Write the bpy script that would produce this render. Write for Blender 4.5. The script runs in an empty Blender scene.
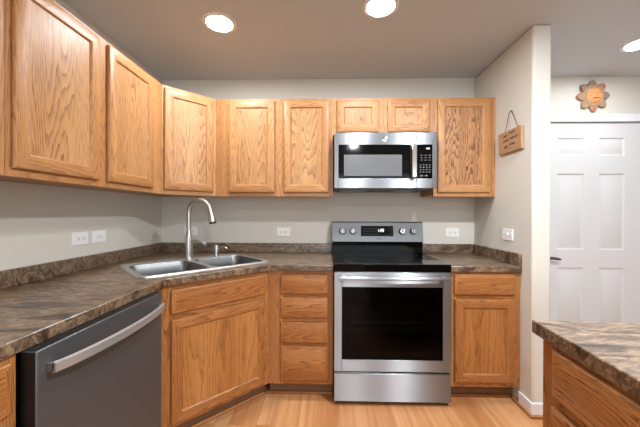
import bpy, bmesh, math, random
from mathutils import Vector, Matrix
from math import pi, radians, sin, cos

random.seed(7)
scene = bpy.context.scene
col = scene.collection

# ------------------------------------------------------------------ camera
F_PX = 297.706
cam_d = bpy.data.cameras.new('camera')
cam_d.sensor_fit = 'HORIZONTAL'
cam_d.sensor_width = 36.0
cam_d.lens = F_PX / 640.0 * 36.0
cam_d.clip_start = 0.02
cam = bpy.data.objects.new('camera', cam_d)
col.objects.link(cam)
YAW, PITCH, ROLL = 0.0236, 0.0006, 0.0027
cam.matrix_world = (Matrix.Translation((0, -2.598, 1.2504)) @ Matrix.Rotation(YAW, 4, 'Z')
                    @ Matrix.Rotation(pi / 2 - PITCH, 4, 'X') @ Matrix.Rotation(ROLL, 4, 'Z'))
scene.camera = cam

# ------------------------------------------------------------------ world, exposure, daylight fill
w = bpy.data.worlds.new('world')
scene.world = w
w.use_nodes = True
w.node_tree.nodes['Background'].inputs[0].default_value = (0.86, 0.93, 1.0, 1)
w.node_tree.nodes['Background'].inputs[1].default_value = 1.0
vs = scene.view_settings
vs.view_transform = 'Standard'
vs.look = 'None'
vs.gamma = 1.0
vs.use_curve_mapping = False
vs.exposure = -0.27

CAN_POWER = 310.0        # radiance of the recessed lamps' lenses in the kitchen
CAN_POWER_ROOM = 1150.0  # the stronger lamps over the dining side
def area(name, loc, rot, sx, sy, power, color):
    l = bpy.data.lights.new(name, 'AREA')
    l.shape = 'RECTANGLE'; l.size = sx; l.size_y = sy; l.energy = power; l.color = color
    o = bpy.data.objects.new(name, l); col.objects.link(o)
    o.location = loc; o.rotation_euler = rot
    return o
# fill put in as daylight from unseen windows behind and beside the viewer
area('window_fill', (0.9, -6.28, 1.45), (pi / 2, 0, 0), 3.2, 1.7, 80, (0.86, 0.93, 1.0))
area('window_fill.001', (4.58, -2.6, 1.45), (pi / 2, 0, pi / 2), 2.6, 1.7, 10, (0.86, 0.93, 1.0))

# ------------------------------------------------------------------ materials
def new_mat(name):
    m = bpy.data.materials.new(name); m.use_nodes = True
    nt = m.node_tree
    return m, nt, nt.nodes['Principled BSDF']
def nd(nt, typ, **kw):
    n = nt.nodes.new(typ)
    for k, v in kw.items(): setattr(n, k, v)
    return n
def setin(n, **kw):
    for k, v in kw.items(): n.inputs[k.replace('_', ' ')].default_value = v
def srgb(r, g, b):
    f = lambda c: (c / 255 / 12.92) if c / 255 <= 0.04045 else ((c / 255 + 0.055) / 1.055) ** 2.4
    return (f(r), f(g), f(b), 1)
def ramp(nt, stops):
    r = nd(nt, 'ShaderNodeValToRGB')
    e = r.color_ramp.elements
    e[0].position, e[0].color = stops[0]
    e[1].position, e[1].color = stops[-1]
    for p, c in stops[1:-1]:
        x = e.new(p); x.color = c
    return r
def plain(name, c, rough=0.5, metal=0.0, spec=0.5):
    m, nt, b = new_mat(name)
    b.inputs['Base Color'].default_value = c
    setin(b, Roughness=rough, Metallic=metal)
    b.inputs['Specular IOR Level'].default_value = spec
    return m
def emit(name, c, s):
    m, nt, b = new_mat(name)
    b.inputs['Base Color'].default_value = (0.8, 0.8, 0.8, 1)
    b.inputs['Emission Color'].default_value = c
    b.inputs['Emission Strength'].default_value = s
    return m

def oak(name, light, mid, dark, line=0.6, freq=55, across=4.2, along=0.55, rough=0.42, zig=0.0):
    """honey oak; UV in metres, V runs along the grain"""
    m, nt, b = new_mat(name); L = nt.links.new
    uv = nd(nt, 'ShaderNodeUVMap'); uv.uv_map = 'UVMap'
    def mapped(sx, sy):
        mp = nd(nt, 'ShaderNodeMapping'); mp.inputs['Scale'].default_value = (sx, sy, 1)
        L(uv.outputs[0], mp.inputs[0]); return mp
    n1 = nd(nt, 'ShaderNodeTexNoise', noise_dimensions='2D'); setin(n1, Scale=1.0, Detail=2.2, Roughness=0.45)
    L(mapped(across, along).outputs[0], n1.inputs['Vector'])
    nw = nd(nt, 'ShaderNodeTexNoise', noise_dimensions='2D'); setin(nw, Scale=1.0, Detail=2.0, Roughness=0.6)
    L(mapped(26 if zig else 30, 10 if zig else 5).outputs[0], nw.inputs['Vector'])
    ma = nd(nt, 'ShaderNodeMath', operation='MULTIPLY_ADD')
    L(nw.outputs[0], ma.inputs[0]); ma.inputs[1].default_value = 0.025 + 0.035 * zig; L(n1.outputs[0], ma.inputs[2])
    mf = nd(nt, 'ShaderNodeMath', operation='MULTIPLY'); L(ma.outputs[0], mf.inputs[0]); mf.inputs[1].default_value = freq
    fr = nd(nt, 'ShaderNodeMath', operation='FRACT'); L(mf.outputs[0], fr.inputs[0])
    rl = ramp(nt, [(0.0, (1, 1, 1, 1)), (0.18, (0.55, 0.55, 0.55, 1)), (0.5, (0.12, 0.12, 0.12, 1)), (0.92, (0, 0, 0, 1)), (1.0, (1, 1, 1, 1))])
    L(fr.outputs[0], rl.inputs[0])
    # open pores: short dark flecks along the grain, thick inside the growth lines
    n3 = nd(nt, 'ShaderNodeTexNoise', noise_dimensions='2D'); setin(n3, Scale=1.0, Detail=2.5, Roughness=0.6)
    L(mapped(420, 16).outputs[0], n3.inputs['Vector'])
    rp = ramp(nt, [(0.40, (0, 0, 0, 1)), (0.66, (1, 1, 1, 1))])
    L(n3.outputs[0], rp.inputs[0])
    mm = nd(nt, 'ShaderNodeMath', operation='MULTIPLY'); L(rl.outputs[0], mm.inputs[0])
    pm = nd(nt, 'ShaderNodeMath', operation='MULTIPLY_ADD'); L(rp.outputs[0], pm.inputs[0]); pm.inputs[1].default_value = 0.65; pm.inputs[2].default_value = 0.40
    L(pm.outputs[0], mm.inputs[1])
    ad = nd(nt, 'ShaderNodeMath', operation='MULTIPLY_ADD'); L(rp.outputs[0], ad.inputs[0]); ad.inputs[1].default_value = 0.30; L(mm.outputs[0], ad.inputs[2])
    ms = nd(nt, 'ShaderNodeMath', operation='MULTIPLY', use_clamp=True); L(ad.outputs[0], ms.inputs[0]); ms.inputs[1].default_value = line
    # board-to-board tone
    n4 = nd(nt, 'ShaderNodeTexNoise', noise_dimensions='2D'); setin(n4, Scale=1.0, Detail=1.5)
    L(mapped(7, 0.35).outputs[0], n4.inputs['Vector'])
    r4 = ramp(nt, [(0.3, (0, 0, 0, 1)), (0.7, (1, 1, 1, 1))]); L(n4.outputs[0], r4.inputs[0])
    mx = nd(nt, 'ShaderNodeMix', data_type='RGBA')
    L(r4.outputs[0], mx.inputs[0]); mx.inputs[6].default_value = light; mx.inputs[7].default_value = mid
    mx2 = nd(nt, 'ShaderNodeMix', data_type='RGBA')
    L(ms.outputs[0], mx2.inputs[0]); L(mx.outputs[2], mx2.inputs[6]); mx2.inputs[7].default_value = dark
    L(mx2.outputs[2], b.inputs['Base Color'])
    setin(b, Roughness=rough)
    b.inputs['Specular IOR Level'].default_value = 0.45
    bp = nd(nt, 'ShaderNodeBump'); bp.inputs['Strength'].default_value = 0.12; bp.inputs['Distance'].default_value = 0.0006
    bp.invert = True
    L(ad.outputs[0], bp.inputs['Height']); L(bp.outputs[0], b.inputs['Normal'])
    return m

LIGHT, MID, DARK = srgb(198, 147, 95), srgb(180, 126, 76), srgb(98, 56, 27)
OAK = oak('honey_oak', LIGHT, MID, DARK, line=0.62, freq=46, across=4.5, along=0.4)
OAK_PLY = oak('honey_oak_plywood', srgb(203, 156, 106), srgb(187, 136, 87), srgb(94, 53, 26), line=0.80, freq=40, across=4.0, along=0.42)
OAK_BOLD = oak('honey_oak_bold_plywood', srgb(198, 146, 98), srgb(182, 128, 82), srgb(78, 40, 18), line=1.3, freq=30, across=4.2, along=0.55, zig=1.0)
OAK_DARK = oak('amber_oak', srgb(190, 130, 74), srgb(168, 106, 54), srgb(84, 44, 18), line=0.8, freq=40, across=5.0, along=0.4)
OAK_DARK_PLY = oak('amber_oak_plywood', srgb(192, 132, 74), srgb(174, 112, 57), srgb(94, 52, 22), line=0.62, freq=26, across=4.0, along=0.3)
OAK_RUSTIC = oak('rustic_amber_oak', srgb(206, 148, 92), srgb(186, 124, 68), srgb(84, 46, 22), line=1.0, freq=62, across=7.0, along=0.5)
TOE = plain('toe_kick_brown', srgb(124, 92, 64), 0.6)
SHOE = oak('shoe_oak', srgb(190, 130, 78), srgb(170, 112, 62), srgb(110, 66, 34), line=0.4)
CABIN = plain('cabinet_interior', srgb(176, 122, 74), 0.55)

def paint(name, c, rough=0.75, bump=0.25, scale=140):
    m, nt, b = new_mat(name); L = nt.links.new
    tc = nd(nt, 'ShaderNodeTexCoord')
    n = nd(nt, 'ShaderNodeTexNoise'); setin(n, Scale=scale, Detail=2.0)
    L(tc.outputs['Object'], n.inputs['Vector'])
    bp = nd(nt, 'ShaderNodeBump'); bp.inputs['Strength'].default_value = bump; bp.inputs['Distance'].default_value = 0.0015
    L(n.outputs[0], bp.inputs['Height']); L(bp.outputs[0], b.inputs['Normal'])
    b.inputs['Base Color'].default_value = c
    setin(b, Roughness=rough)
    return m
WALL = paint('greige_wall_paint', srgb(212, 208, 198))
CEIL = paint('ceiling_paint', srgb(198, 205, 211), 0.85, 0.5, 60)
WHITE = plain('white_trim_paint', srgb(232, 234, 238), 0.4)
DOORW = plain('white_door_paint', srgb(216, 217, 219), 0.42)
PLASTIC = plain('white_plastic', srgb(238, 238, 236), 0.35)
SLOT = plain('slot_dark', srgb(70, 70, 72), 0.5)

def laminate():
    m, nt, b = new_mat('brown_stone_laminate'); L = nt.links.new
    tc = nd(nt, 'ShaderNodeTexCoord')
    mp = nd(nt, 'ShaderNodeMapping'); mp.inputs['Rotation'].default_value = (0.2, 0.15, 0.6); mp.inputs['Scale'].default_value = (0.7, 2.4, 1.6)
    L(tc.outputs['Object'], mp.inputs[0])
    n0 = nd(nt, 'ShaderNodeTexNoise'); setin(n0, Scale=6.0, Detail=8.0, Roughness=0.68, Distortion=1.0)
    L(mp.outputs[0], n0.inputs['Vector'])
    r0 = ramp(nt, [(0.34, srgb(30, 22, 16)), (0.44, srgb(92, 75, 59)), (0.51, srgb(142, 122, 100)), (0.58, srgb(80, 63, 50)), (0.68, srgb(146, 127, 104))])
    L(n0.outputs[0], r0.inputs[0])
    n1 = nd(nt, 'ShaderNodeTexNoise'); setin(n1, Scale=38, Detail=5.0, Roughness=0.7, Distortion=0.6)
    L(mp.outputs[0], n1.inputs['Vector'])
    r1 = ramp(nt, [(0.36, srgb(120, 112, 104)), (0.5, srgb(186, 182, 178)), (0.66, srgb(222, 216, 206))])
    L(n1.outputs[0], r1.inputs[0])
    mx = nd(nt, 'ShaderNodeMix', data_type='RGBA', blend_type='OVERLAY'); mx.inputs[0].default_value = 0.85
    L(r0.outputs[0], mx.inputs[6]); L(r1.outputs[0], mx.inputs[7])
    # dark wandering veins
    n2 = nd(nt, 'ShaderNodeTexNoise'); setin(n2, Scale=5.0, Detail=4.0, Roughness=0.55, Distortion=2.0)
    L(mp.outputs[0], n2.inputs['Vector'])
    r2 = ramp(nt, [(0.455, (0, 0, 0, 1)), (0.50, (1, 1, 1, 1)), (0.545, (0, 0, 0, 1))])
    L(n2.outputs[0], r2.inputs[0])
    mv = nd(nt, 'ShaderNodeMath', operation='MULTIPLY'); L(r2.outputs[0], mv.inputs[0]); mv.inputs[1].default_value = 0.5
    mx2 = nd(nt, 'ShaderNodeMix', data_type='RGBA'); L(mv.outputs[0], mx2.inputs[0]); L(mx.outputs[2], mx2.inputs[6])
    mx2.inputs[7].default_value = srgb(72, 52, 40)
    L(mx2.outputs[2], b.inputs['Base Color'])
    setin(b, Roughness=0.30)
    b.inputs['Specular IOR Level'].default_value = 0.8
    return m
LAM = laminate()

def floor_mat():
    m, nt, b = new_mat('golden_oak_planks'); L = nt.links.new
    tc = nd(nt, 'ShaderNodeTexCoord')
    mp = nd(nt, 'ShaderNodeMapping'); mp.inputs['Rotation'].default_value = (0, 0, pi / 2)
    L(tc.outputs['Object'], mp.inputs[0])
    br = nd(nt, 'ShaderNodeTexBrick'); br.offset = 0.37
    setin(br, Scale=1.0, Mortar_Size=0.0012, Mortar_Smooth=0.2, Bias=0.0, Brick_Width=0.85, Row_Height=0.083)
    br.inputs['Color1'].default_value = (0, 0, 0, 1); br.inputs['Color2'].default_value = (1, 1, 1, 1); br.inputs['Mortar'].default_value = (0.5, 0.5, 0.5, 1)
    L(mp.outputs[0], br.inputs['Vector'])
    # shift grain from plank to plank
    sc = nd(nt, 'ShaderNodeVectorMath', operation='SCALE'); L(br.outputs['Color'], sc.inputs[0]); sc.inputs['Scale'].default_value = 9.0
    av = nd(nt, 'ShaderNodeVectorMath', operation='ADD'); L(mp.outputs[0], av.inputs[0]); L(sc.outputs[0], av.inputs[1])
    m2 = nd(nt, 'ShaderNodeMapping'); m2.inputs['Scale'].default_value = (1.2, 22, 1); L(av.outputs[0], m2.inputs[0])
    n1 = nd(nt, 'ShaderNodeTexNoise'); setin(n1, Scale=1.0, Detail=4.0, Roughness=0.6); L(m2.outputs[0], n1.inputs['Vector'])
    r1 = ramp(nt, [(0.3, srgb(158, 98, 56)), (0.5, srgb(196, 138, 88)), (0.68, srgb(216, 164, 112))]); L(n1.outputs[0], r1.inputs[0])
    tone = ramp(nt, [(0.0, srgb(176, 114, 68)), (0.5, srgb(202, 146, 98)), (1.0, srgb(216, 168, 122))]); L(br.outputs['Color'], tone.inputs[0])
    mx = nd(nt, 'ShaderNodeMix', data_type='RGBA'); mx.inputs[0].default_value = 0.5
    L(r1.outputs[0], mx.inputs[6]); L(tone.outputs[0], mx.inputs[7])
    mg = nd(nt, 'ShaderNodeMix', data_type='RGBA'); mf = nd(nt, 'ShaderNodeMath', operation='MULTIPLY'); L(br.outputs['Fac'], mf.inputs[0]); mf.inputs[1].default_value = 0.55
    L(mf.outputs[0], mg.inputs[0]); L(mx.outputs[2], mg.inputs[6]); mg.inputs[7].default_value = srgb(120, 74, 44)
    L(mg.outputs[2], b.inputs['Base Color'])
    setin(b, Roughness=0.34)
    return m
FLOOR = floor_mat()

def steel(name, c, rough, vertical=False, aniso=0.55, streak=0.10):
    m, nt, b = new_mat(name); L = nt.links.new
    tc = nd(nt, 'ShaderNodeTexCoord')
    mp = nd(nt, 'ShaderNodeMapping'); mp.inputs['Scale'].default_value = (260, 260, 2) if vertical else (2, 2, 420)
    L(tc.outputs['Object'], mp.inputs[0])
    n = nd(nt, 'ShaderNodeTexNoise'); setin(n, Scale=1.0, Detail=2.0); L(mp.outputs[0], n.inputs['Vector'])
    mr = nd(nt, 'ShaderNodeMapRange'); L(n.outputs[0], mr.inputs[0])
    mr.inputs[3].default_value = rough - streak; mr.inputs[4].default_value = rough + streak
    L(mr.outputs[0], b.inputs['Roughness'])
    b.inputs['Base Color'].default_value = c
    setin(b, Metallic=1.0)
    b.inputs['Anisotropic'].default_value = aniso
    b.inputs['Anisotropic Rotation'].default_value = 0.25
    if aniso > 0.9:
        gl = nd(nt, 'ShaderNodeBsdfAnisotropic'); gl.inputs['Color'].default_value = c
        gl.inputs['Roughness'].default_value = 0.72; gl.inputs['Anisotropy'].default_value = 0.88; gl.inputs['Rotation'].default_value = 0.0
        tu = nd(nt, 'ShaderNodeTangent', direction_type='UV_MAP'); tu.uv_map = 'UVMap'; L(tu.outputs[0], gl.inputs['Tangent'])
        mxs = nd(nt, 'ShaderNodeMixShader'); mxs.inputs[0].default_value = 0.6
        L(b.outputs[0], mxs.inputs[1]); L(gl.outputs[0], mxs.inputs[2]); L(mxs.outputs[0], nt.nodes['Material Output'].inputs[0])
    if aniso:
        tg = nd(nt, 'ShaderNodeTangent', direction_type='UV_MAP'); tg.uv_map = 'UVMap'; L(tg.outputs[0], b.inputs['Tangent'])
    return m
STEEL = steel('brushed_stainless', srgb(166, 169, 173), 0.33, aniso=0.92, streak=0.05)
SINKS = steel('shaded_sink_steel', srgb(128, 129, 130), 0.40, aniso=0.0)  # sink steel darkened, the shade inside the bowls put into its colour
RIMS = steel('lit_sink_rim', srgb(214, 213, 210), 0.42, aniso=0.0, streak=0.04)  # same steel lightened, the light on the rim put into its colour
NICKEL = steel('brushed_nickel', srgb(198, 194, 188), 0.34, aniso=0.0, streak=0.04)
CHROME = plain('polished_chrome', srgb(225, 225, 226), 0.12, 1.0)
SLATE = plain('dark_slate_steel', srgb(92, 94, 97), 0.42, 0.55)
BLACK = plain('black_glass', srgb(6, 6, 7), 0.07, 0.0, 0.17)
BLACKP = plain('black_plastic', srgb(20, 20, 21), 0.4)
MESHG = plain('grey_screened_glass', srgb(96, 97, 98), 0.25)
MARK = plain('grey_print', srgb(112, 112, 112), 0.5)
RINGM = plain('burner_ring_print', srgb(60, 60, 62), 0.25)
DISP = emit('display_digits', (0.85, 0.95, 1.0, 1), 1.6)
LENS = emit('lamp_lens', (0.92, 0.965, 1.0, 1), CAN_POWER)
LENS_FAR = emit('lamp_lens_far', (0.92, 0.965, 1.0, 1), CAN_POWER_ROOM * 0.5)
LENS_HALL = emit('lamp_lens_hall', (0.92, 0.965, 1.0, 1), CAN_POWER * 0.6)
LENS_ROOM = emit('lamp_lens_bright', (0.92, 0.965, 1.0, 1), CAN_POWER_ROOM)
LEVER = plain('dark_nickel', srgb(105, 103, 100), 0.3, 1.0)
def tinted_glass():
    m, nt, b = new_mat('tinted_oven_glass'); L = nt.links.new
    tr = nd(nt, 'ShaderNodeBsdfTransparent'); tr.inputs[0].default_value = (0.34, 0.34, 0.35, 1)
    gl = nd(nt, 'ShaderNodeBsdfGlossy'); gl.inputs['Roughness'].default_value = 0.05
    fz = nd(nt, 'ShaderNodeFresnel'); fz.inputs[0].default_value = 1.22
    ms = nd(nt, 'ShaderNodeMixShader'); L(fz.outputs[0], ms.inputs[0]); L(tr.outputs[0], ms.inputs[1]); L(gl.outputs[0], ms.inputs[2])
    L(ms.outputs[0], nt.nodes['Material Output'].inputs[0])
    return m
OVENGLASS = tinted_glass()
RACKM = plain('oven_rack_wire', srgb(200, 200, 200), 0.35, 0.2)
HANDLE = plain('satin_handle', srgb(172, 174, 176), 0.34, 0.6)
OVENIN = plain('oven_enamel', srgb(18, 18, 20), 0.5)
SIGNW = oak('sign_wood', srgb(188, 148, 110), srgb(174, 134, 98), srgb(130, 92, 60), line=0.5)
INK = plain('dark_ink', srgb(70, 48, 34), 0.7)
CORD = plain('dark_cord', srgb(66, 62, 56), 0.8)

# ------------------------------------------------------------------ mesh builder
class MB:
    def __init__(self):
        self.bm = bmesh.new(); self.uv = self.bm.loops.layers.uv.new('UVMap'); self.off = (0, 0)
    def newoff(self):
        self.off = (random.uniform(0, 40), random.uniform(0, 40))
    def face(self, vs, g=(0, 0, 1), smooth=False):
        try: f = self.bm.faces.new(vs)
        except ValueError: return None
        f.smooth = smooth
        f.normal_update()
        n = f.normal; g = Vector(g)
        c = n.cross(g)
        if c.length < 0.3:
            a = Vector((1, 0, 0)) if abs(n.x) < 0.8 else Vector((0, 1, 0))
            g2 = n.cross(a).normalized(); c = n.cross(g2)
        else:
            c.normalize(); g2 = g
        for l in f.loops:
            p = l.vert.co
            l[self.uv].uv = (p.dot(c) + self.off[0], p.dot(g2) + self.off[1])
        return f
    def box(self, x0, x1, y0, y1, z0, z1, g=(0, 0, 1)):
        self.newoff()
        v = [self.bm.verts.new(p) for p in ((x0, y0, z0), (x1, y0, z0), (x1, y1, z0), (x0, y1, z0), (x0, y0, z1), (x1, y0, z1), (x1, y1, z1), (x0, y1, z1))]
        for i in ((0, 3, 2, 1), (4, 5, 6, 7), (0, 1, 5, 4), (1, 2, 6, 5), (2, 3, 7, 6), (3, 0, 4, 7)):
            self.face([v[k] for k in i], g)
        return self
    def prism(self, poly, z0, z1, g=(0, 0, 1)):
        """poly counter-clockwise seen from above"""
        self.newoff()
        lo = [self.bm.verts.new((x, y, z0)) for x, y in poly]; hi = [self.bm.verts.new((x, y, z1)) for x, y in poly]
        n = len(poly)
        for i in range(n):
            self.face([lo[i], lo[(i + 1) % n], hi[(i + 1) % n], hi[i]], g)
        self.face(hi, g); self.face(lo[::-1], g)
        return self
    def ring(self, x0, x1, z0, z1, prof):
        """frame swept round a rectangle; prof = (inset, depth towards -y)"""
        L = []
        for t, d in prof:
            L.append([self.bm.verts.new(p) for p in ((x0 + t, -d, z0 + t), (x1 - t, -d, z0 + t), (x1 - t, -d, z1 - t), (x0 + t, -d, z1 - t))])
        for s in range(4):
            self.newoff()
            g = (1, 0, 0) if s in (0, 2) else (0, 0, 1)
            for k in range(len(prof) - 1):
                a, b = L[k], L[k + 1]
                self.face([a[s], a[(s + 1) % 4], b[(s + 1) % 4], b[s]], g)
        return L
    def tube(self, pts, r, seg=16, cap=True, sx=1.0):
        pts = [Vector(p) for p in pts]; n = len(pts)
        rs = r if isinstance(r, (list, tuple)) else [r] * n
        t0 = (pts[1] - pts[0]).normalized()
        up = Vector((0, 0, 1)) if abs(t0.z) < 0.9 else Vector((1, 0, 0))
        a = t0.cross(up).normalized(); rings = []
        for i, p in enumerate(pts):
            t = (pts[min(i + 1, n - 1)] - pts[max(i - 1, 0)]).normalized()
            a = (a - t * a.dot(t)).normalized(); b = t.cross(a)
            rings.append([self.bm.verts.new(p + (a * cos(2 * pi * k / seg) * sx + b * sin(2 * pi * k / seg)) * rs[i]) for k in range(seg)])
        for i in range(n - 1):
            for k in range(seg):
                self.face([rings[i][k], rings[i][(k + 1) % seg], rings[i + 1][(k + 1) % seg], rings[i + 1][k]], smooth=True)
        if cap:
            self.face(rings[0][::-1]); self.face(rings[-1])
        return self
    def lathe(self, prof, M=Matrix.Identity(4), seg=32):
        """prof = (radius, height) list turned round local z, placed by M"""
        rings = []
        for r, h in prof:
            if r < 1e-6: rings.append([self.bm.verts.new(M @ Vector((0, 0, h)))])
            else: rings.append([self.bm.verts.new(M @ Vector((r * cos(2 * pi * k / seg), r * sin(2 * pi * k / seg), h))) for k in range(seg)])
        for i in range(len(rings) - 1):
            A, B = rings[i], rings[i + 1]
            for k in range(seg):
                k2 = (k + 1) % seg
                if len(A) == 1 and len(B) > 1: self.face([A[0], B[k2], B[k]], smooth=True)
                elif len(B) == 1 and len(A) > 1: self.face([A[k], A[k2], B[0]], smooth=True)
                elif len(A) > 1: self.face([A[k], A[k2], B[k2], B[k]], smooth=True)
        return self
    def build(self, name, mat, parent=None, bevel=0.0, fix=True, seg=2, loc=None):
        if fix: bmesh.ops.recalc_face_normals(self.bm, faces=self.bm.faces)
        me = bpy.data.meshes.new(name); self.bm.to_mesh(me); self.bm.free()
        me.set_sharp_from_angle(angle=radians(32))
        o = bpy.data.objects.new(name, me); col.objects.link(o)
        me.materials.append(mat)
        if parent is not None: o.parent = parent
        if loc is not None: o.location = loc
        if bevel:
            md = o.modifiers.new('edge', 'BEVEL'); md.width = bevel; md.segments = seg; md.limit_method = 'ANGLE'; md.angle_limit = radians(40)
        return o

def tag(o, label, cat, group=None):
    o['label'] = label; o['category'] = cat
    if group: o['group'] = group
    return o
def thing(name, label, cat, loc, rz=0.0, group=None):
    o = bpy.data.objects.new(name, None); col.objects.link(o)
    o.location = loc; o.rotation_euler = (0, 0, rz); o.empty_display_size = 0.1
    return tag(o, label, cat, group)
def struct(o):
    o['kind'] = 'structure'; return o

# ------------------------------------------------------------------ room
XL, XR, CE = -1.461, 1.270, 2.422
YF, XE = -6.3, 4.6          # far ends of the open-plan room behind / beside the viewer
struct(MB().box(XL - 0.1, XE + 0.1, YF - 0.1, 0.1, -0.08, 0.0).build('floor', FLOOR))
struct(MB().box(XL - 0.1, XE + 0.1, YF - 0.1, 0.1, CE, CE + 0.08).build('ceiling', CEIL))
struct(MB().box(XL - 0.1, XL, YF, 0.0, 0, CE).build('wall_left', WALL))
# back wall with the door opening
DX0, DX1, DZ = 1.818, 2.712, 2.036
b = MB(); b.box(XL - 0.1, DX0, 0.0, 0.1, 0, CE); b.box(DX1, XE + 0.1, 0.0, 0.1, 0, CE); b.box(DX0, DX1, 0.0, 0.1, DZ, CE)
struct(b.build('wall_back', WALL))
struct(MB().box(XR, XR + 0.113, -0.730, -0.0005, 0, CE).build('wall_right', WALL, bevel=0.016, seg=4))
b = MB(); b.box(XE, XE + 0.1, YF, -3.9, 0, CE); b.box(XE, XE + 0.1, -1.3, 0.0, 0, CE); b.box(XE, XE + 0.1, -3.9, -1.3, 0, 0.6); b.box(XE, XE + 0.1, -3.9, -1.3, 2.3, CE)
struct(b.build('wall_east', WALL))
b = MB(); b.box(XL - 0.1, -0.7, YF - 0.1, YF, 0, CE); b.box(2.5, XE + 0.1, YF - 0.1, YF, 0, CE); b.box(-0.7, 2.5, YF - 0.1, YF, 0, 0.6); b.box(-0.7, 2.5, YF - 0.1, YF, 2.3, CE)
struct(b.build('wall_front', WALL))

# six-panel door
b = MB()
px = [(1.976, 2.199), (2.328, 2.541)]
pz = [(0.25, 0.79), (0.945, 1.597), (1.750, 1.902)]
y0 = 0.006
xs = [DX0 + 0.003, px[0][0], px[0][1], px[1][0], px[1][1], DX1 - 0.003]
zs = [0.008, pz[0][0], pz[0][1], pz[1][0], pz[1][1], pz[2][0], pz[2][1], DZ - 0.003]
b.newoff()
for i in range(5):
    for j in range(7):
        if i in (1, 3) and j in (1, 3, 5):
            prof = [(0, 0), (0.008, 0.009), (0.018, 0.009), (0.036, 0.001)]
            R = []
            for t, d in prof:
                R.append([b.bm.verts.new(p) for p in ((xs[i] + t, y0 + d, zs[j] + t), (xs[i + 1] - t, y0 + d, zs[j] + t), (xs[i + 1] - t, y0 + d, zs[j + 1] - t), (xs[i] + t, y0 + d, zs[j + 1] - t))])
            for k in range(3):
                for s in range(4): b.face([R[k][s], R[k][(s + 1) % 4], R[k + 1][(s + 1) % 4], R[k + 1][s]])
            b.face(R[3])
        else:
            b.face([b.bm.verts.new(p) for p in ((xs[i], y0, zs[j]), (xs[i + 1], y0, zs[j]), (xs[i + 1], y0, zs[j + 1]), (xs[i], y0, zs[j + 1]))])
bmesh.ops.remove_doubles(b.bm, verts=b.bm.verts, dist=1e-5)
b.box(xs[0], xs[-1], y0 + 0.012, y0 + 0.045, zs[0], zs[-1])
for (xa, xb, za, zb) in ((xs[0], xs[0] + .001, zs[0], zs[-1]), (xs[-1] - .001, xs[-1], zs[0], zs[-1]), (xs[0], xs[-1], zs[-1] - .001, zs[-1])):
    b.box(xa, xb, y0, y0 + 0.012, za, zb)
door = struct(b.build('door_1', DOORW))
b = MB()
Mx = Matrix.Translation((1.882, y0, 0.873)) @ Matrix.Rotation(pi / 2, 4, 'X')
b.lathe([(0, 0), (0.031, 0), (0.031, 0.006), (0.024, 0.011), (0.011, 0.012), (0.011, 0.05), (0, 0.05)], Mx, 24)
b.tube([(1.872, y0 - 0.05, 0.877), (1.90, y0 - 0.052, 0.877), (1.94, y0 - 0.052, 0.872), (1.968, y0 - 0.048, 0.866)], [0.0125, 0.0125, 0.0115, 0.009], 12)
lv = b.build('door_handle', LEVER, door); lv['label'] = 'dark nickel lever handle'
# casing
b = MB()
for (xa, xb, za, zb) in ((DX0 - 0.064, DX0, 0, DZ + 0.066), (DX1, DX1 + 0.064, 0, DZ + 0.066), (DX0, DX1, DZ, DZ + 0.066)):
    b.box(xa, xb, -0.016, 0.012, za, zb)
struct(b.build('trim_1', WHITE, bevel=0.004))
# baseboard round the end of the stub wall, oak shoe below it
def skirt(name, poly, z0, z1, t, mat, bevel):
    b = MB()
    b.prism(poly, z0, z1)
    return struct(b.build(name, mat, bevel=bevel, seg=3))
def wrap(t, ya, yb):
    x0, x1, y = XR, XR + 0.113, -0.730
    return [(x0 - t, ya), (x0 - t, y - t), (x1 + t, y - t), (x1 + t, yb), (x1 + 0.0005, yb), (x1 + 0.0005, y - 0.0005), (x0 - 0.0005, y - 0.0005), (x0 - 0.0005, ya)]
skirt('baseboard_right', wrap(0.013, -0.612, -0.02), 0.0, 0.088, 0.013, WHITE, 0.006)
skirt('trim_2', wrap(0.0245, -0.555, -0.02), 0.0, 0.018, 0.0115, SHOE, 0.007)
struct(MB().box(XR + 0.135, DX0 - 0.066, -0.013, -0.0005, 0, 0.088).build('baseboard_back', WHITE, bevel=0.004))

# ------------------------------------------------------------------ cabinets
def make_door(parent, x0, x1, z0, z1, mat, pmat, label=None):
    b = MB()
    L = b.ring(x0, x1, z0, z1, [(0.004, 0.0005), (0.0, 0.004), (0.0, 0.012), (0.003, 0.0165), (0.010, 0.0195), (0.049, 0.0195), (0.053, 0.018), (0.0575, 0.0115), (0.060, 0.010), (0.060, 0.0035)])
    d = b.build('door', mat, parent)
    p = MB().box(x0 + 0.057, x1 - 0.057, -0.0095, -0.004, z0 + 0.057, z1 - 0.057, (0, 0, 1)).build('panel', pmat, d)
    return d
def make_drawer(parent, x0, x1, z0, z1, mat):
    b = MB()
    L = b.ring(x0, x1, z0, z1, [(0.003, 0.0005), (0.0, 0.003), (0.0, 0.010), (0.004, 0.0135), (0.006, 0.0137), (0.020, 0.0195)])
    b.newoff(); b.face(L[-1], (1, 0, 0)); b.face(L[0][::-1], (1, 0, 0))
    return b.build('drawer', mat, parent)
def frame_boards(parent, W, z0, z1, stiles, rails, mat, depth=0.019):
    """stiles: (x0,x1); rails: (x0,x1,z0,z1)"""
    b = MB()
    for xa, xb in stiles: b.box(xa, xb, 0, depth, z0, z1)
    for xa, xb, za, zb in rails: b.box(xa, xb, 0, depth, za, zb, (1, 0, 0))
    return b.build('face_frame', mat, parent, bevel=0.0008)
def carcass(parent, x0, x1, d, z0, z1, mat, y0=0.019):
    return MB().box(x0, x1, y0, d, z0, z1).build('carcass', mat, parent, bevel=0.0008)

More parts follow.
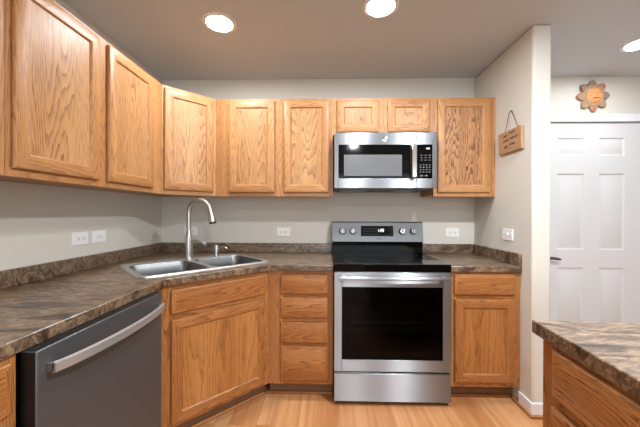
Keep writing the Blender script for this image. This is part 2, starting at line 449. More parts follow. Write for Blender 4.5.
UB, UT = 1.380, 2.131            # upper cabinets
DB, DT = 1.410, 2.113            # their doors
ROT_L, ROT_D, ROT_I = pi / 2, pi / 4, -pi / 2
XFL = -1.133                      # face of the uppers on the sink wall

def upper(label, loc, rz, x0, x1, d, stiles, doors, zb=UB, zd=DB, ply=OAK_PLY, mats=None):
    t = thing('upper_cabinet', label, 'cabinet', loc, rz, 'oak wall cabinets')
    zz = loc[2]
    carcass(t, x0, x1, d, 0.012, UT - zz, OAK)
    frame_boards(t, x1 - x0, 0, UT - zz, stiles, [(stiles[i][1], stiles[i + 1][0], 0, 0.042) for i in range(len(stiles) - 1)] + [(stiles[i][1], stiles[i + 1][0], UT - zz - 0.045, UT - zz) for i in range(len(stiles) - 1)], OAK)
    for k, (xa, xb) in enumerate(doors):
        make_door(t, xa, xb, zd - zz, DT - zz, OAK, (mats[k] if mats else ply))
    return t
# on the sink wall; local x runs along +Y
yl = -1.577
D_L = 0.327
upper('oak wall cabinet above the dishwasher, its two tall doors rising to the picture edge', (XFL, yl, UB), ROT_L, 0, -0.5835 - yl, D_L,
      [(0, 0.045), (0.40, 0.50), (-0.5835 - yl - 0.135, -0.5835 - yl)],
      [(0.018, 0.419), (0.480, 0.873)])
upper('oak wall cabinet cut off by the picture edge, only a strip of its frame showing', (XFL, yl - 0.914 - 0.001, UB), ROT_L, 0, 0.914, D_L,
      [(0, 0.045), (0.42, 0.494), (0.869, 0.914)], [(0.018, 0.438), (0.476, 0.886)])
# diagonal corner
PL, PR = (-1.133, -0.583), (-0.863, -0.313)
t = thing('corner_cabinet', 'oak diagonal corner wall cabinet with one door, over the faucet', 'cabinet', (PL[0], PL[1], UB), ROT_D, 'oak wall cabinets')
R = Matrix.Rotation(-ROT_D, 2)
def loc2(p, o): return tuple(R @ Vector((p[0] - o[0], p[1] - o[1])))
LD = 0.3818
ee = 0.019
poly = [(0.019, 0.019), (LD - 0.019, 0.019)] + [loc2(p, PL) for p in ((PR[0] - 0.001, PR[1] + 0.001), (PR[0] - 0.001, -0.001), (XL + 0.001, -0.001), (XL + 0.001, PL[1] + 0.001), (PL[0] - 0.001, PL[1] + 0.001))]
MB().prism(poly, 0.012, UT - UB).build('carcass', OAK, t)
H = UT - UB
b = MB()
b.prism([(0, 0), (0.045, 0), (0.045, 0.019), (0.019, 0.019)], 0, H); b.prism([(LD - 0.045, 0), (LD, 0), (LD - 0.019, 0.019), (LD - 0.045, 0.019)], 0, H)
b.box(0.045, LD - 0.045, 0, 0.019, 0, 0.042, (1, 0, 0)); b.box(0.045, LD - 0.045, 0, 0.019, H - 0.045, H, (1, 0, 0))
b.build('face_frame', OAK, t)
make_door(t, 0.012, 0.360, DB - UB, DT - UB, OAK, OAK_PLY)
# back wall uppers
upper('oak wall cabinet with two tall doors between the corner cabinet and the microwave', (-0.8625, -0.313, UB), 0, 0, 0.906, 0.312,
      [(0, 0.072), (0.0723, 0.126), (0.44, 0.55), (0.862, 0.906)], [(0.106, 0.459), (0.529, 0.876)], mats=[OAK_PLY, OAK_PLY])
upper('short oak wall cabinet with two small doors on top of the microwave', (0.044, -0.313, 1.848), 0, 0, 0.7635, 0.312,
      [(0, 0.045), (0.33, 0.433), (0.7185, 0.7635)], [(0.029, 0.348), (0.415, 0.731)], zd=1.868)
t = upper('oak wall cabinet with one tall door of zigzag grain by the hanging wooden sign', (0.808, -0.313, UB), 0, 0, 0.442, 0.312,
      [(0, 0.045), (0.402, 0.442)], [(0.029, 0.420)], ply=OAK_BOLD)
MB().box(0.442, 0.4610, -0.003, 0.018, 0, UT - UB).build('scribe_strip', OAK, t)

# base cabinets
BT, TK = 0.868, 0.107
def base(name, label, loc, rz, x0, x1, d, stiles, rails, toe=True):
    t = thing(name, label, 'cabinet', loc, rz, 'oak base cabinets')
    MB().box(x0, x1, 0.019, d, TK, BT).build('carcass', OAK_DARK, t, bevel=0.0008)
    frame_boards(t, x1 - x0, TK, BT, stiles, rails, OAK_DARK)
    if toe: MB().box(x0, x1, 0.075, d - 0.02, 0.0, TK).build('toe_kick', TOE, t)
    return t
# drawer stack beside the range
BPR, BPL = (-0.394, -0.608), (-0.859, -1.073)
t = base('drawer_cabinet', 'oak base cabinet of four stacked drawers beside the stove', (BPR[0] + 0.0005, -0.608, 0), 0, 0, 0.436, 0.606,
         [(0, 0.10), (0.383, 0.436)], [(0.10, 0.383, TK, 0.145), (0.10, 0.383, 0.830, BT), (0.10, 0.383, 0.36, 0.39), (0.10, 0.383, 0.525, 0.56), (0.10, 0.383, 0.69, 0.715)])
for za, zb in ((0.714, 0.840), (0.556, 0.690), (0.388, 0.524), (0.137, 0.362)):
    make_drawer(t, 0.084, 0.399, za, zb, OAK_DARK)
# base right of the range
t = base('base_cabinet', 'oak base cabinet with one drawer and one door between stove and wall', (0.812, -0.608, 0), 0, 0, 0.457, 0.606,
         [(0, 0.05), (0.40, 0.457)], [(0.05, 0.40, TK, 0.155), (0.05, 0.40, 0.835, BT), (0.05, 0.40, 0.68, 0.725)])
make_drawer(t, 0.027, 0.421, 0.718, 0.853, OAK_DARK)
make_door(t, 0.030, 0.419, 0.140, 0.686, OAK_DARK, OAK_DARK_PLY)
# diagonal sink base
LB = 0.6576
t = thing('sink_base_cabinet', 'wide oak diagonal base cabinet under the sink with a false drawer front', 'cabinet', (BPL[0], BPL[1], 0), ROT_D, 'oak base cabinets')
poly = [(0.019, 0.019), (LB - 0.019, 0.019)] + [loc2(p, BPL) for p in ((BPR[0] - 0.001, BPR[1] + 0.001), (BPR[0] - 0.001, -0.002), (XL + 0.002, -0.002), (XL + 0.002, BPL[1] + 0.001), (BPL[0] - 0.001, BPL[1] + 0.001))]
MB().prism(poly, TK, 0.70).build('carcass', OAK_DARK, t)
b = MB()
b.prism([(0, 0), (0.05, 0), (0.05, 0.019), (0.019, 0.019)], TK, BT); b.prism([(LB - 0.05, 0), (LB, 0), (LB - 0.019, 0.019), (LB - 0.05, 0.019)], TK, BT)
for za, zb in ((TK, 0.15), (0.66, 0.74), (0.82, BT)): b.box(0.05, LB - 0.05, 0, 0.019, za, zb, (1, 0, 0))
b.build('face_frame', OAK_DARK, t)
fd = make_drawer(t, 0.046, 0.632, 0.714, 0.840, OAK_DARK); fd.name = 'false_drawer_front'
make_door(t, 0.046, 0.632, 0.128, 0.684, OAK_DARK, OAK_DARK_PLY)
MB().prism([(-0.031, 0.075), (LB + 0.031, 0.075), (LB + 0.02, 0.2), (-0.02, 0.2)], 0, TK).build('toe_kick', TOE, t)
# filler between dishwasher and sink base
b = MB(); b.prism([loc2(p, BPL) for p in ((XL + 0.3, -1.168), (BPL[0], -1.168), (BPL[0], BPL[1] - 0.0005), (XL + 0.3, BPL[1] - 0.0005))], 0.0, BT)
b.build('filler', OAK_DARK, t)
# base beyond the dishwasher
t = base('base_cabinet', 'oak base cabinet at the picture edge on the far side of the dishwasher', (-0.843, -2.45, 0), ROT_L, 0, 0.640, 0.612,
         [(0, 0.05), (0.60, 0.640)], [(0.05, 0.60, TK, 0.155), (0.05, 0.60, 0.835, BT), (0.05, 0.60, 0.68, 0.725)])
make_drawer(t, 0.03, 0.618, 0.718, 0.853, OAK_DARK)
make_door(t, 0.03, 0.618, 0.140, 0.686, OAK_DARK, OAK_DARK_PLY)
# peninsula base
PEN = radians(-3.0)
TURN = Matrix.Translation((0.660, -1.622, 0)) @ Matrix.Rotation(PEN, 4, 'Z') @ Matrix.Translation((-0.648, 1.622, 0))
IX, IY = 0.666, -1.650
t = base('peninsula_cabinet', 'oak cabinet under the separate counter across from the stove', tuple(TURN @ Vector((IX, IY, 0))), ROT_I + PEN, 0, 1.6, 0.85,
         [(0, 0.075), (0.74, 0.86), (1.55, 1.6)], [(0.075, 0.74, TK, 0.155), (0.075, 0.74, 0.835, BT), (0.075, 0.74, 0.68, 0.725), (0.86, 1.55, TK, 0.155), (0.86, 1.55, 0.835, BT), (0.86, 1.55, 0.68, 0.725)])
for xa, xb in ((0.056, 0.76), (0.84, 1.57)):
    make_drawer(t, xa, xb, 0.716, 0.852, OAK_RUSTIC)
    make_door(t, xa, xb, 0.140, 0.686, OAK_DARK, OAK_DARK_PLY)
# oak shoe at the toe kicks
b = MB()
b.box(BPR[0] - 0.03, 0.042, -0.548, -0.5335, 0, 0.018, (1, 0, 0)); b.box(0.812, XR - 0.026, -0.548, -0.5335, 0, 0.018, (1, 0, 0))
struct(b.build('trim_3', SHOE, bevel=0.006))
b = MB(); b.box(-0.02, LB + 0.02, 0.06, 0.0745, 0, 0.018, (1, 0, 0))
o = struct(b.build('trim_4', SHOE, bevel=0.006)); o.location = (BPL[0], BPL[1], 0); o.rotation_euler = (0, 0, ROT_D)

# ------------------------------------------------------------------ worktops
CT, CB = 0.909, 0.8685
s2 = math.sqrt(0.5)
def uv2(u, v): return ((u - v) * s2, (u + v) * s2)      # diagonal sink axes -> world
SU0, SU1, SV0, SV1 = -1.455, -0.632, -0.088, 0.465
def rrect(u0, u1, v0, v1, r, n=5):
    P = []
    for cx, cy, a0 in ((u1 - r, v0 + r, -pi / 2), (u1 - r, v1 - r, 0), (u0 + r, v1 - r, pi / 2), (u0 + r, v0 + r, pi)):
        for k in range(n + 1):
            a = a0 + pi / 2 * k / n
            P.append((cx + r * cos(a), cy + r * sin(a)))
    return P
def slab_with_hole(outer, hole, z0, z1):
    b = MB(); bm = b.bm; b.newoff()
    def loop(P, z):
        vs = [bm.verts.new((x, y, z)) for x, y in P]
        es = [bm.edges.new((vs[i], vs[(i + 1) % len(vs)])) for i in range(len(vs))]
        return vs, es
    for z in (z0, z1):
        vo, eo = loop(outer, z); vh, eh = loop(hole, z)
        bmesh.ops.triangle_fill(bm, use_beauty=True, use_dissolve=False, edges=eo + eh)
        if z == z0: lo, lh = vo, vh
    for A, B in ((lo, vo), (lh, vh)):
        n = len(A)
        for i in range(n): b.face([A[i], A[(i + 1) % n], B[(i + 1) % n], B[i]])
    return b
outer = [(XL + 0.001, -2.46), (-0.834, -2.46), (-0.834, -1.084), (-0.383, -0.633), (0.0435, -0.633), (0.0435, -0.001), (XL + 0.001, -0.001)]
hole = [uv2(u, v) for u, v in rrect(SU0 + 0.015, SU1 - 0.015, SV0 + 0.015, SV1 - 0.015, 0.03)]
wt = slab_with_hole(outer, hole, CB, CT).build('worktop', LAM, None, bevel=0.004)
tag(wt, 'long brown laminate counter bending round the corner, with the sink set in it', 'counter', 'brown laminate counters')
b = MB(); b.box(XL + 0.001, XL + 0.021, -2.46, -0.0215, CT, 0.990); b.box(XL + 0.001, 0.0435, -0.021, -0.001, CT, 0.990)
b.build('backsplash', LAM, wt, bevel=0.003)
wt = MB().box(0.8075, XR - 0.001, -0.633, -0.001, CB, CT).build('worktop', LAM, None, bevel=0.004)
tag(wt, 'short brown laminate counter between the stove and the wall with the sign', 'counter', 'brown laminate counters')
b = MB(); b.box(0.8075, XR - 0.0215, -0.021, -0.001, CT, 0.990); b.box(XR - 0.021, XR - 0.001, -0.633, -0.001, CT, 0.990)
b.build('backsplash', LAM, wt, bevel=0.003)
wt = MB().box(0.648, 1.66, -3.28, -1.622, CB, CT).build('worktop', LAM, None, bevel=0.004)
wt.matrix_world = TURN
tag(wt, 'separate brown laminate counter facing the stove, cut by the picture corner', 'counter', 'brown laminate counters')

# ------------------------------------------------------------------ sink, faucet, soap pump
ORG = uv2((SU0 + SU1) / 2, (SV0 + SV1) / 2)
sk = thing('kitchen_sink', 'stainless steel double bowl sink set into the corner counter', 'sink', (ORG[0], ORG[1], CT), ROT_D)
hw, hd = (SU1 - SU0) / 2, (SV1 - SV0) / 2
bowls = [(-hw + 0.032, -0.016, -hd + 0.035, hd - 0.115), (0.016, hw - 0.032, -hd + 0.035, hd - 0.115)]
b = MB(); bm = b.bm
def L2(P, z):
    vs = [bm.verts.new((x, y, z)) for x, y in P]
    return vs, [bm.edges.new((vs[i], vs[(i + 1) % len(vs)])) for i in range(len(vs))]
vo, eo = L2(rrect(-hw + 0.006, hw - 0.006, -hd + 0.006, hd - 0.006, 0.045), 0.006)
edges = list(eo); rims = []
for bw in bowls:
    vh, eh = L2(rrect(*bw, 0.055), 0.006); edges += eh; rims.append(vh)
bmesh.ops.triangle_fill(bm, use_beauty=True, use_dissolve=False, edges=edges)
lo, _ = L2(rrect(-hw, hw, -hd, hd, 0.05), 0.0005)
n = len(vo)
for i in range(n): b.face([lo[i], lo[(i + 1) % n], vo[(i + 1) % n], vo[i]], smooth=True)
b.build('rim', RIMS, sk)
for bw in bowls:
    b = MB()
    rings = []
    for ins, z, r in ((0, 0.006, 0.055), (0.004, 0.0, 0.053), (0.010, -0.06, 0.052), (0.018, -0.15, 0.055), (0.03, -0.172, 0.055), (0.06, -0.18, 0.05)):
        P = rrect(bw[0] + ins, bw[1] - ins, bw[2] + ins, bw[3] - ins, r)
        rings.append([b.bm.verts.new((x, y, z)) for x, y in P])
    for k in range(len(rings) - 1):
        m_ = len(rings[k])
        for i in range(m_): b.face([rings[k][i], rings[k][(i + 1) % m_], rings[k + 1][(i + 1) % m_], rings[k + 1][i]], smooth=True)
    b.face(rings[-1])
    bo = b.build('bowl', SINKS, sk)
    b = MB(); cx, cy = (bw[0] + bw[1]) / 2, (bw[2] + bw[3]) / 2
    b.lathe([(0.045, -0.1795), (0.042, -0.177), (0.03, -0.1785), (0, -0.1785)], Matrix.Translation((cx, cy, 0)), 24)
    b.build('drain', CHROME, bo)

fx, fy = uv2(-1.026, 0.405)
fa = thing('faucet', 'tall brushed nickel gooseneck faucet standing behind the sink', 'faucet', (fx, fy, CT + 0.0065), 0)
b = MB(); b.lathe([(0, 0), (0.031, 0), (0.031, 0.006), (0.027, 0.010), (0.0265, 0.14), (0.024, 0.165), (0.0165, 0.205), (0.0145, 0.215), (0, 0.215)])
b.build('body', NICKEL, fa)
dirv = Vector((0.97, -0.25, 0)); dirv.normalize()
pts = [Vector((0, 0, 0.21)), Vector((0, 0, 0.29)), Vector((0, 0, 0.330))]
Rr = 0.090
for k in range(1, 15):
    a = pi - (pi * 0.95) * k / 14
    pts.append(Vector((0, 0, 0.338)) + dirv * (Rr + Rr * cos(a)) + Vector((0, 0, Rr * sin(a))))
b = MB(); b.tube(pts, 0.0160, 18); b.build('spout', NICKEL, fa)
e = pts[-1]; dd = (pts[-1] - pts[-2]).normalized()
b = MB(); b.tube([e - dd * 0.005, e + dd * 0.006, e + dd * 0.03, e + dd * 0.075, e + dd * 0.086], [0.017, 0.0195, 0.0215, 0.0265, 0.0255], 20)
sh = b.build('spray_head', NICKEL, fa)
b = MB(); b.tube([e + dd * 0.0855, e + dd * 0.095], [0.0245, 0.0235], 20); b.build('nozzle', BLACKP, sh)
b = MB(); q = e + dd * 0.045 - dirv * 0.019; b.tube([q - dd * 0.016, q + dd * 0.016], 0.0055, 10); b.build('spray_button', BLACKP, sh)
lvd = Vector((0.94, -0.05, 0)).normalized()
b = MB(); b.tube([lvd * 0.015 + Vector((0, 0, 0.128)), lvd * 0.066 + Vector((0, 0, 0.128))], [0.0165, 0.016], 16)
hb = b.build('handle_hub', NICKEL, fa)
b = MB(); b.tube([lvd * 0.058 + Vector((0, 0, 0.135)), lvd * 0.09 + Vector((0, -0.008, 0.132)), lvd * 0.138 + Vector((0, -0.02, 0.104))], [0.010, 0.0095, 0.013], 12)
b.build('lever', HANDLE, hb)
sx, sy = uv2(-0.826, 0.385)
so = thing('soap_dispenser', 'small brushed nickel soap pump on the sink ledge beside the faucet', 'soap dispenser', (sx, sy, CT + 0.0065))
b = MB(); b.lathe([(0, 0), (0.021, 0), (0.021, 0.005), (0.015, 0.010), (0.0135, 0.035), (0.018, 0.042), (0.018, 0.080), (0.015, 0.085), (0, 0.085)], seg=20); b.build('pump', NICKEL, so)
b = MB(); b.tube([(0.0, 0, 0.068), (0.045, -0.01, 0.072), (0.082, -0.018, 0.069), (0.090, -0.02, 0.062)], [0.009, 0.0075, 0.007, 0.006], 10); b.build('spout', NICKEL, so)

# ------------------------------------------------------------------ range
RX0, RX1 = 0.0475, 0.8025
W = RX1 - RX0
rg = thing('range', 'stainless steel electric range with black glass cooktop and oven window', 'stove', (RX0, -0.663, 0))
Y = lambda y: y + 0.663          # world y -> local
b = MB()
b.box(0.004, W - 0.004, Y(-0.02), Y(-0.628), 0.03, 0.30); b.box(0.004, W - 0.004, Y(-0.628), Y(-0.02), 0.80, 0.902)
b.box(0.004, 0.05, Y(-0.628), Y(-0.02), 0.30, 0.80); b.box(W - 0.05, W - 0.004, Y(-0.628), Y(-0.02), 0.30, 0.80); b.box(0.05, W - 0.05, Y(-0.10), Y(-0.02), 0.30, 0.80)
for x in (0.05, W - 0.08):
    for y in (0.08, 0.5): b.box(x, x + 0.03, y, y + 0.03, 0.0, 0.03)
b.build('body', BLACKP, rg)
b = MB()   # oven lining
b.box(0.051, W - 0.051, Y(-0.115), Y(-0.101), 0.301, 0.799); b.box(0.051, 0.06, Y(-0.62), Y(-0.116), 0.301, 0.799); b.box(W - 0.06, W - 0.051, Y(-0.62), Y(-0.116), 0.301, 0.799)
b.build('oven_lining', OVENIN, rg)
for zr in (0.475, 0.52):
    b = MB(); 
    for yy in (-0.60, -0.56, -0.50, -0.44, -0.38, -0.32, -0.26, -0.20): b.tube([(0.062, Y(yy), zr), (W - 0.062, Y(yy), zr)], 0.004 if yy == -0.60 else 0.0012, 8)
    for xx in (0.066, W - 0.066): b.tube([(xx, Y(-0.60), zr), (xx, Y(-0.14), zr)], 0.003, 8)
    b.build('oven_rack', RACKM, rg)
# cooktop
ct = MB().box(0, W, Y(-0.655), Y(-0.085), 0.9025, 0.920).build('cooktop', BLACK, rg, bevel=0.004)
MB().box(0.0, W, Y(-0.662), Y(-0.629), 0.872, 0.9215).build('cooktop_front', BLACK, ct, bevel=0.004)
for x, y, r in ((0.19, -0.50, 0.115), (0.19, -0.23, 0.080), (0.56, -0.50, 0.095), (0.56, -0.23, 0.10), (0.375, -0.20, 0.06)):
    b = MB()
    for rr in (r, r * 0.62):
        b.lathe([(rr - 0.0025, 0.9203), (rr + 0.0025, 0.9203)], Matrix.Translation((x, Y(y), 0)), 40)
    b.build('burner_ring', RINGM, ct)
# backguard
def side_prism(b, prof, x0, x1, g=(1, 0, 0)):
    """prof in (y,z) swept along x"""
    A = [b.bm.verts.new((x0, y, z)) for y, z in prof]; B = [b.bm.verts.new((x1, y, z)) for y, z in prof]; n = len(prof)
    for i in range(n): b.face([A[i], A[(i + 1) % n], B[(i + 1) % n], B[i]], g)
    b.face(A[::-1], g); b.face(B, g)
b = MB(); side_prism(b, [(Y(-0.085), 0.902), (Y(-0.085), 1.012), (Y(-0.012), 1.012), (Y(-0.012), 0.902)], 0, W)
b.build('backguard_base', BLACK, rg, bevel=0.002)
b = MB(); side_prism(b, [(Y(-0.094), 1.0125), (Y(-0.072), 1.172), (Y(-0.060), 1.180), (Y(-0.012), 1.180), (Y(-0.012), 1.0125)], -0.004, W + 0.002)
cp = b.build('control_panel', STEEL, rg, bevel=0.002)
tilt = math.atan2(0.022, 0.1595)
def on_panel(x, z, out=0.0):
    k = (z - 1.0125) / 0.1595
    return Vector((x - RX0, Y(-0.094 + 0.022 * k), z)) + Vector((0, -cos(tilt), sin(tilt))) * out
PM = Matrix.Rotation(-tilt, 4, 'X')
def panel_box(name, x0, x1, z0, z1, t, mat, parent, bev=0.0):
    b = MB(); c = on_panel((x0 + x1) / 2, (z0 + z1) / 2)
    b.box(-(x1 - x0) / 2, (x1 - x0) / 2, -t, 0.001, -(z1 - z0) / 2, (z1 - z0) / 2)
    b.bm.transform(Matrix.Translation(c) @ PM)
    return b.build(name, mat, parent, bevel=bev)
dp = panel_box('display', 0.286, 0.556, 1.059, 1.146, 0.002, BLACK, cp)
for x in (0.130, 0.218, 0.630, 0.723):
    b = MB(); M = Matrix.Translation(on_panel(x, 1.101)) @ PM @ Matrix.Rotation(pi / 2, 4, 'X')
    b.lathe([(0.030, 0), (0.030, 0.004), (0.025, 0.007), (0.0235, 0.028), (0.021, 0.031), (0, 0.031)], M, 28)
    kb = b.build('knob', STEEL, cp)
    b = MB(); b.box(-0.005, 0.005, -0.039, -0.029, -0.022, 0.022); b.bm.transform(Matrix.Translation(on_panel(x, 1.101)) @ PM); b.build('grip', CHROME, kb, bevel=0.002)
def digits(parent, pts, size, M, mat, name='digits'):
    """seven-segment digits; pts = (char, x, z)"""
    SEG = {'0': 'abcdef', '1': 'bc', '2': 'abged', '3': 'abgcd', '5': 'afgcd', '8': 'abcdefg', ':': ':'}
    b = MB(); w_, h_ = size * 0.55, size; t_ = size * 0.13
    for ch, x, z in pts:
        for s in SEG[ch]:
            if s == ':':
                for dz in (-h_ * 0.2, h_ * 0.2): b.box(x - t_ / 2, x + t_ / 2, -0.0006, 0, z + dz - t_ / 2, z + dz + t_ / 2)
                continue
            q = {'a': (0, h_ / 2, 1), 'g': (0, 0, 1), 'd': (0, -h_ / 2, 1), 'f': (-w_ / 2, h_ / 4, 0), 'b': (w_ / 2, h_ / 4, 0), 'e': (-w_ / 2, -h_ / 4, 0), 'c': (w_ / 2, -h_ / 4, 0)}[s]
            cx, cz, hz = x + q[0], z + q[1], q[2]
            if hz: b.box(cx - w_ / 2, cx + w_ / 2, -0.0006, 0, cz - t_ / 2, cz + t_ / 2)
            else: b.box(cx - t_ / 2, cx + t_ / 2, -0.0006, 0, cz - h_ / 4, cz + h_ / 4)
    b.bm.transform(M)
    return b.build(name, mat, parent)
c = on_panel(0.452, 1.108, 0.0022)
digits(dp, [('1', -0.024, 0), (':', -0.013, 0), ('2', 0.0, 0), ('8', 0.018, 0)], 0.022, Matrix.Translation(c) @ PM, DISP, 'clock_digits')
TM = Matrix.Translation(on_panel(0.421, 1.1025, 0.0021)) @ PM
for i in range(6):
    for j in range(3):
        x = -0.115 + 0.026 * i if i < 5 else 0.105
        b = MB(); b.box(x, x + 0.014, -0.0005, 0, -0.026 + 0.022 * j, -0.0225 + 0.022 * j); b.bm.transform(TM); b.build('touch_key', RINGM, dp)
b = MB()
for i in range(9): b.box(-0.027 + 0.006 * i, -0.0235 + 0.006 * i, -0.0006, 0, -0.0035, 0.0035)
b.bm.transform(Matrix.Translation(on_panel(0.437, 1.038, 0.0003)) @ PM); b.build('maker_mark', SLOT, cp)
# oven door
b = MB()
dz0, dz1 = 0.226, 0.868
x0, x1, z0, z1 = 0.098 - RX0, 0.749 - RX0, 0.301, 0.773
Yf, Yb = 0.0, 0.034
for (xa, xb, za, zb) in ((0.001, x0, dz0, dz1), (x1, W - 0.001, dz0, dz1), (x0, x1, dz0, z0), (x0, x1, z1, dz1)):
    b.box(xa, xb, Yf, Yb, za, zb)
od = b.build('oven_door', STEEL, rg, bevel=0.0015)
MB().box(x0 - 0.002, x1 + 0.002, 0.003, 0.009, z0 - 0.002, z1 + 0.002).build('oven_window', OVENGLASS, od)
b = MB()
for (xa, xb, za, zb) in ((x0, x0 + 0.055, z0, z1), (x1 - 0.055, x1, z0, z1), (x0 + .055, x1 - .055, z0, z0 + 0.055), (x0 + .055, x1 - .055, z1 - 0.045, z1)):
    b.box(xa, xb, 0.0095, 0.012, za, zb)
b.build('window_border', BLACKP, od)
b = MB(); hz = 0.839
b.tube([(0.03, -0.046, hz), (W / 2, -0.050, hz), (W - 0.03, -0.046, hz)], 0.0125, 16)
hd_ = b.build('handle', STEEL, od)
for x in (0.055, W - 0.055):
    MB().box(x - 0.012, x + 0.012, -0.042, 0.0, hz - 0.011, hz + 0.011).build('handle_post', STEEL, hd_, bevel=0.003)
dr = MB().box(0.001, W - 0.001, 0.0, 0.034, 0.030, 0.211).build('storage_drawer', STEEL, rg, bevel=0.003)

# ------------------------------------------------------------------ microwave
MX0, MX1, MZ0, MZ1, MY = 0.0525, 0.8045, 1.437, 1.846, -0.40
mw = thing('microwave', 'stainless steel microwave mounted over the stove', 'microwave', (MX0, MY, MZ0))
mW, mH = MX1 - MX0, MZ1 - MZ0
fx_ = lambda x: x - MX0
fz_ = lambda z: z - MZ0
MB().box(0.001, mW - 0.001, 0.032, 0.398, 0.006, mH - 0.001).build('body', BLACKP, mw)
gx0, gx1, gz0, gz1 = fx_(0.0835), fx_(0.770), fz_(1.509), fz_(1.757)
hx = fx_(0.653)
# door: steel frame + black glass
b = MB()
for (xa, xb, za, zb) in ((0, gx0, 0, mH), (gx0, hx, 0, gz0), (gx0, hx, gz1, mH)): b.box(xa, xb, 0, 0.03, za, zb)
md = b.build('door', STEEL, mw, bevel=0.0015)
MB().box(gx0, hx - 0.045, 0.002, 0.03, gz0, gz1).build('door_glass', BLACK, md)
MB().box(hx - 0.045, hx, 0.004, 0.03, gz0, gz1).build('handle_recess', BLACKP, md)
MB().box(fx_(0.124), fx_(0.549), 0.0005, 0.004, fz_(1.527), fz_(1.683)).build('window_screen', MESHG, md)
b = MB(); X = fx_(0.632)
b.box(X - 0.020, X + 0.016, -0.040, -0.022, fz_(1.511), fz_(1.755))
hh = b.build('handle', CHROME, md, bevel=0.006)
for z in (fz_(1.525), fz_(1.742)): MB().box(X - 0.012, X + 0.008, -0.023, 0.006, z - 0.010, z + 0.010).build('handle_post', CHROME, hh)
# control side
b = MB()
for (xa, xb, za, zb) in ((gx1, mW, 0, mH), (hx + 0.0015, gx1, 0, gz0), (hx + 0.0015, gx1, gz1, mH)): b.box(xa, xb, 0, 0.03, za, zb)
ms_ = b.build('control_frame', STEEL, mw, bevel=0.0015)
kp = MB().box(hx + 0.0015, gx1, 0.001, 0.03, gz0, gz1).build('control_panel', BLACK, mw)
digits(kp, [('1', -0.013, 0), (':', -0.007, 0), ('2', 0.0, 0), ('8', 0.010, 0)], 0.0115, Matrix.Translation((fx_(0.735), 0.0008, fz_(1.728))), DISP, 'clock_digits')
keys = [(fx_(0.678) + 0.022 * i, fz_(1.552) + 0.0175 * j, 0.012, 0.006) for j in range(4) for i in range(4)]
keys += [(fx_(0.683) + 0.030 * i, fz_(z), 0.016, 0.0045) for z in (1.640, 1.658, 1.676) for i in range(3)]
keys += [(fx_(0.683) + 0.032 * i, fz_(1.524), 0.02, 0.009) for i in range(2)]
for x, z, kw, kh in keys:
    MB().box(x, x + kw, 0.0003, 0.0011, z, z + kh).build('key', MARK, kp)
# round maker badge on the top rail
b = MB(); M = Matrix.Translation((fx_(0.424), 0.0, fz_(1.800))) @ Matrix.Rotation(pi / 2, 4, 'X')
b.lathe([(0.021, 0), (0.021, 0.0015), (0.0195, 0.002), (0, 0.002)], M, 32); bd = b.build('badge', CHROME, md)
b = MB()
for a0, cx, cz, r in ((0.5, -0.005, 0.002, 0.0048), (2.6, 0.005, 0.001, 0.0048)):
    b.tube([(fx_(0.424) + cx + r * cos(a0 + k * 0.5), -0.0023, fz_(1.800) + cz + r * sin(a0 + k * 0.5)) for k in range(10)], 0.0009, 6)
b.tube([(fx_(0.424) + 0.0145 * cos(k * 2 * pi / 24), -0.0022, fz_(1.800) + 0.0145 * sin(k * 2 * pi / 24)) for k in range(25)], 0.0007, 6)
b.build('badge_script', SLOT, bd)
# underside: grease filters and lamp
MB().box(0.03, mW - 0.03, 0.03, 0.37, -0.006, 0.006).build('underside', BLACKP, mw)
for xa, xb in ((0.06, 0.25), (0.46, 0.62)):
    MB().box(xa, xb, 0.07, 0.30, -0.012, -0.006).build('grease_filter', SINKS, mw, bevel=0.002)

# ------------------------------------------------------------------ dishwasher
dy0, dy1 = -1.795, -1.173
dw = thing('dishwasher', 'dark slate steel dishwasher under the counter beside the sink', 'dishwasher', (-0.80, dy0, 0), ROT_L)
dW = dy1 - dy0
MB().box(0.004, dW - 0.004, 0.062, 0.60, 0.10, 0.862).build('tub', BLACKP, dw)
b = MB(); b.box(0, dW, 0.0, 0.045, 0.115, 0.866)
dd_ = b.build('door', SLATE, dw, bevel=0.004)
MB().box(-0.001, 0.0, 0.004, 0.044, 0.118, 0.863).build('door_side', BLACKP, dd_)
MB().box(0.003, dW - 0.003, 0.006, 0.030, 0.866, 0.8685).build('control_strip', BLACKP, dd_)
MB().box(0.01, dW - 0.01, 0.09, 0.12, 0.0, 0.112).build('toe_panel', BLACKP, dw)
# bowed handle
b = MB(); N = 22; hzz = 0.808
secs = []
for k in range(N + 1):
    s = k / N; x = 0.028 + (dW - 0.050) * s
    bow = 0.018 + 0.038 * (1 - (2 * s - 1) ** 2) ** 0.8
    hh_ = 0.0135 + 0.006 * (1 - s) * 0
    secs.append([b.bm.verts.new(p) for p in ((x, -bow, hzz - 0.016), (x, -bow - 0.010, hzz - 0.013), (x, -bow - 0.010, hzz + 0.013), (x, -bow, hzz + 0.016))])
for k in range(N):
    for i in range(4): b.face([secs[k][i], secs[k][(i + 1) % 4], secs[k + 1][(i + 1) % 4], secs[k + 1][i]], (1, 0, 0), smooth=True)
b.face(secs[0]); b.face(secs[-1][::-1])
hn = b.build('handle', HANDLE, dd_)
for x in (0.038, dW - 0.032): MB().box(x - 0.010, x + 0.010, -0.024, 0.0, hzz - 0.013, hzz + 0.013).build('handle_post', CHROME, hn, bevel=0.002)

